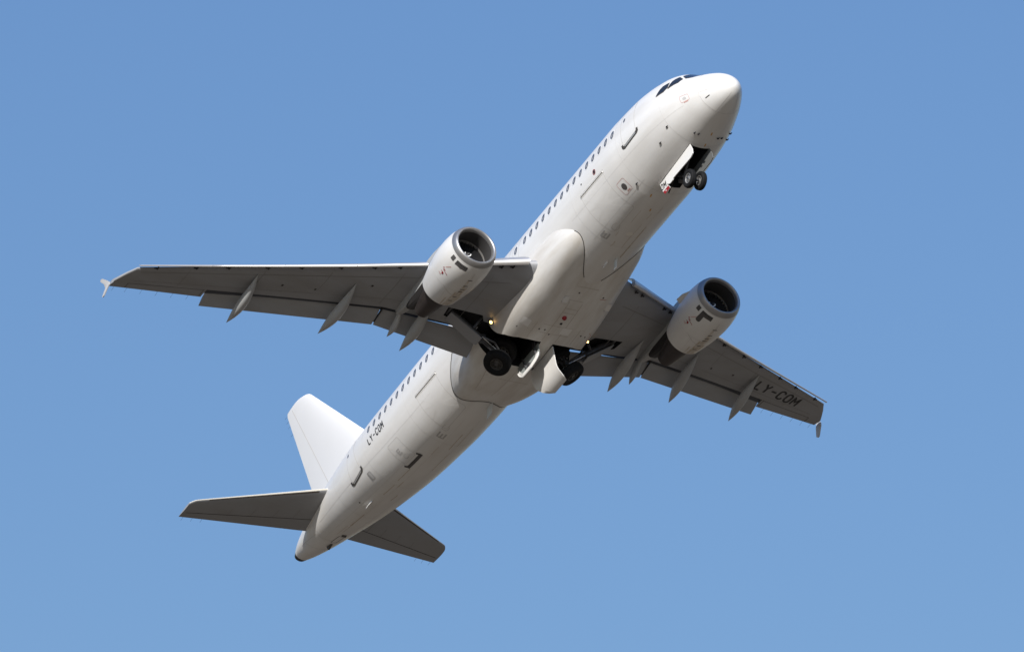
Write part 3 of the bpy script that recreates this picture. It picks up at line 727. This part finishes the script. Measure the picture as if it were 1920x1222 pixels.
b.build('skin_joint', BELLYL, fairing, smooth=False, fix=False)
def fpanel(x0, x1, y0, y1, m, name, lift=.006):
    b = MB(); patch(b, [(x0, y0), (x1, y0), (x1, y1), (x0, y1)], lambda a, c: fa(a, c, lift), 2, 2); b.build(name, m, fairing, smooth=False, fix=False)
fpanel(15.0, 15.4, 1.25, 1.62, FAIRL, 'access_panel'); fpanel(15.0, 15.4, -.62, -.20, FAIRL, 'access_panel')
for x_, y_ in ((13.45, .52), (13.62, -1.55)):
    b = MB(); p = fa(x_, y_, 0); b.prism([p + Vector((-.22, -.11, .01)), p + Vector((.1, -.11, .01)), p + Vector((.1, -.11, -.09))], (0, .22, 0)); b.build('air_scoop', FAIR, fairing, smooth=False)
    fpanel(x_ + .10, x_ + .14, y_ - .12, y_ + .12, BLACK, 'scoop_mouth', .008)
b = MB(); p = fa(14.42, .07, 0); b.revolve([(0, .10), (.06, .095), (.11, .07), (.14, .02)], lambda a, y_, z_: p + Vector((y_, z_, .01 - a)), 16, cap1=True); b.build('beacon_light', REDPAINT, fairing)
fpanel(14.74, 14.86, -.03, .07, BLACK, 'drain_port')
b = MB(); b.cur = 0
for x_, y_ in ((15.3, .75), (15.28, .5), (15.5, .2), (15.3, -1.2), (15.4, -1.45), (15.6, 1.6), (12.9, .15), (12.95, -1.0)): gline(b, [(x_, y_), (x_ + .08, y_)], .06, .006)
b.build('drain_port', SEAM, fairing, smooth=False, fix=False)
b = MB(); gline(b, [(15.95, -1.75), (15.45, -1.75), (15.2, -1.55)], .03); gline(b, [(13.1, -.9), (13.1, -1.2)], .05); b.build('red_marking', REDFAINT, fairing, smooth=False, fix=False)

# ------------------------------------------------------------------ engines: pylon, strake, vents, seams
def engine_fittings(sgn, eng, wing):
    O = Vector((11.43, 5.68 * sgn, -2.04))
    RP = pchip([.24, .5, .9, 1.3, 1.7, 2.2, 2.7, 3.11], [.985, 1.045, 1.085, 1.085, 1.055, .99, .90, .81])
    def np_(a, t, lift=.005): r_ = RP(a) + lift; return O + Vector((a, r_ * math.cos(rad(t)), r_ * math.sin(rad(t))))
    def nn(a, t): return Vector((0, math.cos(rad(t)), math.sin(rad(t))))
    def nl(mb, pts, w, lift=.005, div=6):
        q = []
        for p, c in zip(pts, pts[1:]): q += [(lerp(p[0], c[0], k / div), lerp(p[1], c[1], k / div)) for k in range(div)]
        q.append(pts[-1]); mb.ribbon([np_(*p, 0) for p in q], [nn(*p) for p in q], w, lift)
    b = MB(); b.cur = 0
    nl(b, [(1.85, t) for t in range(-180, 181, 10)], .014); nl(b, [(.27, t) for t in range(-180, 181, 10)], .014)
    nl(b, [(1.85, -62), (2.5, -64), (3.05, -66)], .012)
    b.cur = 1; nl(b, [(.55, -93), (1.85, -93), (3.1, -93)], .022); nl(b, [(1.85, -50), (2.1, -72), (2.2, -90)], .018)
    b.build('cowl_joint', [FAINT, LINE], eng, smooth=False, fix=False)
    for a in (.95, 1.35, 1.62, 1.8, 2.25, 2.6):
        b = MB(); nl(b, [(a, -98), (a + .02, -88)], .038, .008); b.build('cowl_latch', SEAM, eng, smooth=False, fix=False)
    b = MB(); b.cur = 0                                       # oil and soot streaks along the cowl split
    for t0, a0, a1, w_ in ((-91, 1.0, 3.05, .10), (-97, 1.5, 3.08, .16), (-85, 1.9, 3.08, .09), (-104, 2.2, 3.08, .14), (-76, 2.5, 3.08, .06)):
        nl(b, [(a0, t0), (lerp(a0, a1, .5), t0 - 1), (a1, t0 - 2)], w_, .003)
    b.build('oil_streak', STREAK, eng, smooth=False, fix=False)
    b = MB(); b.cur = 0; patch(b, rrect(.36, .58, -71, -41, .02, 1), lambda a, t: np_(a, t, .006), 3, 2)
    b.cur = 1
    for k in range(7): nl(b, [(.39, -68 + 4 * k), (.46, -68 + 4 * k)], .03, .010)
    b.build('vent_grille', [SCUFF, BLACK], eng, fix=False)
    b = MB(); patch(b, rrect(.34, .56, -35, -25, .02, 1), lambda a, t: np_(a, t, .006), 3, 2); b.build('vent_grille', SCUFF, eng, fix=False)
    if sgn < 0:
        b = MB(); patch(b, [(.56, -52), (.56, -41), (.80, -40.5)] + [(.86 + .10 * math.sin(rad(k)), -46.2 + 5.7 * math.cos(rad(k))) for k in range(0, 181, 30)] + [(.80, -52)], lambda a, t: np_(a, t, .007), 3, 2); b.build('intake_cover', SCUFF, eng, fix=False)
    b = MB(); b.cur = 0                                       # red warning marks and small stencils
    nl(b, [(1.18, -36), (1.22, -30), (1.30, -45)], .022, .007); nl(b, [(1.10, -30), (1.16, -27), (1.18, -32)], .02, .007)
    nl(b, [(1.38, -31), (1.36, -34), (1.46, -33)], .06, .007); nl(b, [(1.34, -28), (1.40, -36)], .03, .007)
    b.cur = 1; nl(b, [(.82, -40), (1.05, -31)], .03, .006); nl(b, [(1.5, -30), (1.56, -30)], .06, .006); nl(b, [(1.5, -26), (1.54, -26)], .05, .006)
    b.build('warning_mark', [REDPAINT, REDFAINT], eng, smooth=False, fix=False)
    # strake on the inboard shoulder
    t0 = 148 if sgn > 0 else 32
    b = MB(); A = [np_(.75, t0, -.02), np_(1.2, t0, .15), np_(1.62, t0, .21), np_(1.72, t0, -.02)]; w_ = Vector((0, -math.sin(rad(t0)), math.cos(rad(t0)))) * .03
    b.prism([p - w_ * .5 for p in A], w_); b.build('strake', NACW, eng, smooth=False)
    # pylon: narrow fairing from the cowl top back under the wing
    b = MB(); secs = []; y0 = 5.68
    for x_, hw, zb_, zt_ in ((12.1, .03, -1.02, -.96), (12.6, .13, -1.05, -.74), (13.4, .20, -1.12, -.55), (14.3, .24, -1.22, -.50), (15.2, .25, -1.34, -.55), (16.0, .24, -1.34, -.6), (16.8, .22, -1.27, -.6), (17.5, .17, -1.14, -.6), (17.95, .10, -1.0, -.62)):
        secs.append([Vector((x_, (y0 + hw * a) * sgn, lerp(zb_, zt_, c))) for a, c in ((-.75, 0), (.75, 0), (1, .12), (1, 1), (-1, 1), (-1, .12))])
    b.loft(secs); py = b.build('pylon', FTFG, eng, ang=30)
    b = MB(); secs = []
    for x_, hw, zb_, zt_ in ((14.0, .24, -1.80, -1.15), (14.9, .27, -1.76, -1.22), (15.7, .27, -1.72, -1.26), (16.5, .25, -1.60, -1.26), (17.0, .16, -1.38, -1.20)):
        secs.append([Vector((x_, (y0 + hw * a) * sgn, lerp(zb_, zt_, c))) for a, c in ((-.7, 0), (.7, 0), (1.02, .3), (1.02, 1), (-1.02, 1), (-1.02, .3))])
    b.loft(secs); b.build('heat_shield', HOTD, eng, ang=30)
    b = MB(); p = O + Vector((.60, -.02, .0))                 # white swirl on the spinner
    q = []
    for k in range(13):
        t = rad(200 + 18 * k); a = .62 + .13 * k / 12; r_ = .055 + .105 * k / 12; q.append(O + Vector((a - .012, r_ * math.cos(t), r_ * math.sin(t))))
    b.ribbon(q, [Vector((-1, 0, 0))] * 13, .055, .006); b.build('spinner_mark', SPIRAL, eng, smooth=False, fix=False)
engine_fittings(1, eng_r, wing_r); engine_fittings(-1, eng_l, wing_l)

# ------------------------------------------------------------------ landing lights at the wing roots
for sgn, w_ in ((1, wing_r), (-1, wing_l)):
    c = Vector((16.48, 2.26 * sgn, -1.64)); d = Vector((-.93, .12 * sgn, -.34)).normalized(); u_ = d.orthogonal().normalized(); v_ = d.cross(u_)
    fr = lambda a, y_, z_: c + d * a + u_ * y_ + v_ * z_
    b = MB(); b.revolve([(-.12, .03), (-.07, .065), (0, .085), (.015, .085), (.015, .072), (-.01, .066)], fr, 20, cap0=True); b.tube([c - d * .1, c + Vector((.15, 0, .3))], .04, 8)
    lamp = b.build('landing_light', STEEL, w_)
    b = MB(); b.revolve([(-.01, .066), (.012, .046), (.02, .004)], fr, 20, cap1=True); b.build('lens', LAMP, w_, fix=False)

# ------------------------------------------------------------------ wheels
def wheel(parent, c, ax, R_, W_, rimr, rm=None):
    ax = Vector(ax).normalized(); u_ = ax.orthogonal().normalized(); v_ = ax.cross(u_); c = Vector(c)
    fr = lambda a, y_, z_: c + ax * a + u_ * y_ + v_ * z_
    h = W_ / 2
    b = MB(); pr = [(-h * .72, rimr), (-h * .95, rimr + .25 * (R_ - rimr)), (-h, rimr + .55 * (R_ - rimr)), (-h * .90, rimr + .82 * (R_ - rimr)), (-h * .68, R_ * .975), (-h * .42, R_)]
    gr = [(-h * .40, R_), (-h * .37, R_ * .985), (-h * .33, R_ * .985), (-h * .30, R_), (-h * .08, R_), (-h * .05, R_ * .985)]
    half = pr + gr; b.revolve(half + [(-a, r_) for a, r_ in reversed(half)], fr, 44)
    b.build('tyre', RUBBER, parent, ang=50)
    for s_ in (1, -1):
        b = MB(); b.revolve([(s_ * h * .70, rimr + .005), (s_ * h * .78, rimr * .97), (s_ * h * .74, rimr * .90), (s_ * h * .45, rimr * .84), (s_ * h * .38, rimr * .55), (s_ * h * .48, rimr * .40), (s_ * h * .62, rimr * .30), (s_ * h * .62, .01)], fr, 32, cap1=True)
        b.build('wheel_rim', rm or RIMM, parent, ang=30, fix=False)
        b = MB()
        for k in range(9):
            t = 2 * math.pi * k / 9; q = fr(s_ * (h * .42 + .012), rimr * .66 * math.cos(t), rimr * .66 * math.sin(t)); tu = (u_ * math.cos(t) + v_ * math.sin(t)); tv = ax.cross(tu)
            m_ = [q + tu * rimr * .13 * math.cos(a) + tv * rimr * .13 * math.sin(a) for a in [2 * math.pi * j / 10 for j in range(10)]]
            b.add(m_, [tuple(range(10))])
        b.build('wheel_hub', BLACK, parent, smooth=False, fix=False)

# ------------------------------------------------------------------ nose gear, caught swinging forward
b = MB(); piv = Vector((5.25, 0, -1.55)); ctr = Vector((3.87, 0, -2.88)); d = (ctr - piv).normalized()
b.tube([piv, piv.lerp(ctr, .62)], .105, 14); b.tube([piv.lerp(ctr, .5), ctr], .07, 14); b.tube([ctr + Vector((0, -.34, 0)), ctr + Vector((0, .34, 0))], .055, 10)
b.tube([piv.lerp(ctr, .45) + Vector((-.1, 0, -.05)), Vector((3.6, .0, -1.4))], .05, 8)
b.tube([piv.lerp(ctr, .6) + Vector((.12, .04, -.1)), piv.lerp(ctr, .78) + Vector((.22, 0, -.16)), piv.lerp(ctr, .97) + Vector((.08, 0, -.06))], .04, 8)
for s_ in (-1, 1): b.tube([piv.lerp(ctr, .35) + Vector((0, .12 * s_, 0)), piv.lerp(ctr, .6) + Vector((.02, .15 * s_, 0))], .05, 8)
b.box(piv.lerp(ctr, .5) + Vector((.12, 0, -.12)), (.22, .3, .16))
ng = b.build('nose_landing_gear', STEEL, root)
for y_ in (.25, -.25): wheel(ng, ctr + Vector((0, y_, 0)), (0, 1, 0), .385, .225, .205)
def plate(poly, off, name, mats, parent, inner=None):
    """a thin door panel: outer outline points and thickness vector"""
    b = MB(); b.prism(poly, off); return b.build(name, mats, parent, smooth=False)
# long forward doors, hanging open either side of the bay
plate([(3.14, .455, -1.76), (5.22, .455, -1.93), (5.16, .455, -2.28), (4.95, .455, -2.40), (4.72, .455, -2.39), (4.65, .455, -2.33), (3.25, .455, -2.33), (3.06, .455, -2.26), (3.04, .455, -2.05)], (0, -.035, 0), 'nose_gear_door', DOORW, root)
plate([(3.14, -.46, -1.76), (5.22, -.46, -1.93), (5.16, -.50, -2.28), (4.72, -.50, -2.39), (3.25, -.50, -2.33), (3.06, -.50, -2.26), (3.04, -.48, -2.05)], (0, .035, 0), 'nose_gear_door', DOORG, root)
nd = plate([(5.24, .44, -1.92), (5.66, .44, -1.95), (5.62, .44, -2.25), (5.40, .44, -2.60), (4.99, .44, -2.56), (5.18, .44, -2.25)], (0, -.03, 0), 'nose_gear_door', WHITE, root)
b = MB(); word(b, 'OM', lambda s_, h_: Vector((lerp(5.60, 5.24, s_), .446, -2.30 + .26 * h_ - .03 * s_)), lambda s_, h_: Vector((0, 1, 0)), .045); b.build('door_lettering', BLACK, nd, smooth=False, fix=False)
b = MB(); b.add([(5.52, .446, -2.42), (5.40, .446, -2.598), (5.0, .446, -2.555), (5.10, .446, -2.39)], [(0, 1, 2, 3)]); b.build('placard', REDPAINT, nd, smooth=False, fix=False)
b = MB(); b.add([(5.34, .450, -2.48), (5.30, .450, -2.53), (5.24, .450, -2.52), (5.28, .450, -2.47)], [(0, 1, 2, 3)]); b.build('placard_mark', WHITE, nd, smooth=False, fix=False)
b = MB(); b.prism([(5.05, .10, -2.0), (5.45, .10, -2.0), (5.62, .10, -2.33), (5.30, .10, -2.16)], (0, .04, 0)); b.build('gear_door_link', BLACK, ng, smooth=False)

# ------------------------------------------------------------------ main gear, swinging inwards
def main_gear(sgn, cy, cz, pivz):
    piv = Vector((17.05, 3.72 * sgn, -1.02)); ctr = Vector((17.5, cy * sgn, cz)); d = (ctr - piv).normalized()
    b = MB(); ax = Vector((-.16, .60 * sgn, -.78)).normalized(); ax = (ax - d * ax.dot(d)).normalized()
    k_ = piv.lerp(ctr, .6)
    b.tube([piv, k_], .15, 16); b.tube([k_, ctr], .095, 14); b.tube([ctr - ax * .62, ctr + ax * .62], .075, 12)
    b.tube([piv + Vector((-.5, .1 * sgn, .02)), piv + Vector((.4, .1 * sgn, .02))], .10, 10)
    f_ = Vector((-1, 0, 0)); dn_ = d.cross(f_).normalized()
    b.tube([k_ + f_ * .14, piv.lerp(ctr, .80) + f_ * .36, ctr + f_ * .12], .045, 8)            # torque links
    b.tube([piv.lerp(ctr, .42) + f_ * .05, Vector((16.75, 2.4 * sgn, -1.15)), Vector((16.5, 1.3 * sgn, -1.2))], .06, 8)   # side stay
    b.tube([piv + Vector((.2, -.3 * sgn, .05)), piv.lerp(ctr, .5) + Vector((.15, 0, 0))], .055, 8)
    b.tube([k_ + f_ * -.12, ctr + f_ * -.10], .025, 6); b.tube([k_ + ax * .13, ctr + ax * .16 + f_ * .05], .022, 6)
    b.box(ctr + f_ * .16, (.16, .2, .2)); b.box(k_, (.36, .30, .22)); b.box(ctr - ax * .22 + f_ * .2, (.1, .12, .1)); b.box(ctr + ax * .2 - f_ * .2, (.1, .12, .1))
    g_ = b.build('main_landing_gear', STEEL, root)
    random.seed(5)
    b = MB()                                                  # polished hydraulic fittings on the brake units
    for s_ in (.22, -.22):
        for j in range(9):
            t = 2 * math.pi * j / 9; u_ = ax.orthogonal().normalized(); v_ = ax.cross(u_)
            p = ctr + ax * s_ + (u_ * math.cos(t) + v_ * math.sin(t)) * .29; b.tube([p - ax * .04, p + ax * .05], .026, 6)
    b.tube([k_ + f_ * .17 + ax * .06, ctr + f_ * .2 + ax * .08], .02, 6); b.tube([k_ - f_ * .16, piv.lerp(ctr, .3) - f_ * .16], .018, 6)
    b.build('brake_unit', SILVER, g_)
    for s_ in (.46, -.46): wheel(g_, ctr + ax * s_, ax, .575, .42, .27, RIMD)
    # leg door carried along the strut
    e = ax * .22; a0, a1 = piv.lerp(ctr, .0) + e, piv.lerp(ctr, .60) + e; f1, f0 = Vector((.40, 0, .02)), Vector((-.22, 0, 0))
    plate([a0 + f0 * .6, a1 + f0, a1 + f1 * .7, a1.lerp(a0, .12) + f1, a0 + f1], -ax * .04, 'leg_door', DOORL, g_)
    return g_
main_gear(1, 1.40, -2.47, 0); main_gear(-1, 1.61, -2.29, 0)
# large centre doors hinged at the keel
def sheet(secs, name, m, t=.045):
    """door from rows of points (forward to aft), thickened towards +y or -y"""
    b = MB(); A = [[Vector(p) for p in s_] for s_ in secs]
    n = len(A[0]); full = []
    for s_ in A: full.append(s_ + [p + Vector((0, t, 0)) for p in reversed(s_)])
    b.loft(full); return b.build(name, m, root, ang=30)
# left door: flat above, its outboard corner curving away below; outer skin faces the camera
rows = []
for k in range(13):
    v_ = k / 12
    if v_ < .62: y_, z_ = -.30, lerp(-2.50, -3.36, v_ / .62)
    else:
        a = rad(90 * (v_ - .62) / .38 * .85); y_, z_ = -.30 - .62 * (1 - math.cos(a)), -3.36 - .62 * math.sin(a)
    xa = lerp(16.18, 16.12, v_) + (.20 * ((v_ - .8) / .2) ** 2 if v_ > .8 else 0); xb = 18.05 - (.0 if v_ < .4 else .75 * ((v_ - .4) / .6) ** 2)
    rows.append([(lerp(xa, xb, j / 8), y_, z_) for j in range(9)])
dl = sheet(rows, 'main_gear_door', DOORF, -.045)
rows = []
for k in range(11):
    v_ = k / 10; z_ = lerp(-2.45, -3.36, v_); y_ = .30 + .16 * v_ ** 2.5
    xa = 16.22 + (.45 * ((v_ - .6) / .4) ** 2 if v_ > .6 else 0); xb = 17.98 - (.56 * ((v_ - .25) / .75) ** 2 if v_ > .25 else 0)
    rows.append([(lerp(xa, xb, j / 8), y_, z_) for j in range(9)])
dr = sheet(rows, 'main_gear_door', DOORI, .045)
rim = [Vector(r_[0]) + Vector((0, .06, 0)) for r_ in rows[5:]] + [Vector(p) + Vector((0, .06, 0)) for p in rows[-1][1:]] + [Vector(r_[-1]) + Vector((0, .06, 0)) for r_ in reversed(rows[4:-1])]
b = MB(); b.tube(rim, .035, 6); cd = Vector((17.1, .36, -2.85)); sun_band = [p.lerp(cd, .13) for p in rim]
b.ribbon(sun_band, [Vector((0, 1, 0))] * len(sun_band), .17, .03); b.build('door_rim_sunlit_band', DOORW, dr)  # pale ribbon inside the rim paints the sunlit band on the door
b = MB(); b.tube([(16.35, .40, -2.3), (16.42, .42, -2.9)], .035, 8); b.tube([(16.55, .36, -2.2), (16.6, .36, -2.55)], .03, 8); b.box((17.0, .42, -3.05), (.22, .14, .16)); b.box((16.85, .42, -3.28), (.12, .12, .12)); b.tube([(17.5, .38, -2.4), (17.2, .42, -3.25)], .03, 6)
b.build('door_stay', STEEL, dr)
b = MB(); b.tube([(16.3, -.42, -2.15), (16.28, -.40, -2.75)], .03, 8); b.build('door_stay', SILVER, dl)

# ------------------------------------------------------------------ surface pattern (joints, stencils, stains) belongs to the part it lies on
def absorb(names):
    for o in list(COL.objects):
        if o.type != 'MESH' or o.name.split('.')[0] not in names or o.parent is None or o.parent.type != 'MESH': continue
        p = o.parent; slots = []
        for m in o.data.materials:
            if m.name not in [q.name for q in p.data.materials]: p.data.materials.append(m)
            slots.append([q.name for q in p.data.materials].index(m.name))
        bm = bmesh.new(); bm.from_mesh(p.data); n0 = len(bm.faces); bm.from_mesh(o.data); bm.faces.ensure_lookup_table()
        for f in bm.faces[n0:]: f.material_index = slots[min(f.material_index, len(slots) - 1)]
        bm.to_mesh(p.data); bm.free(); bpy.data.objects.remove(o)
wing_l['label'] = 'left wing with black LY-COM lettering underneath'
nd['label'] = 'small rear nose gear door with OM lettering and red placard'
absorb({'skin_joint', 'door_lettering', 'faded_lettering', 'oil_streak', 'cowl_joint', 'red_marking', 'drain_mark', 'port_ring', 'placard_mark', 'placard', 'warning_mark', 'rudder_joint', 'elevator_joint', 'spinner_mark'})

# ------------------------------------------------------------------ ground far below the aircraft
g = bpy.data.meshes.new('ground'); Rg = 20000
g.from_pydata([(Rg * math.cos(a), Rg * math.sin(a), 0) for a in [2 * math.pi * k / 64 for k in range(64)]], [], [tuple(range(64))])
GM = mat('dry_grass', (0.142, 0.107, 0.075), 0.9, var=0.8, nscale=0.02, tint=(0.108, 0.092, 0.055)); g.materials.append(GM)
go = bpy.data.objects.new('ground', g); COL.objects.link(go); tag(go, 'dry grass airfield ground beneath the climbing aircraft', 'ground', kind='structure')
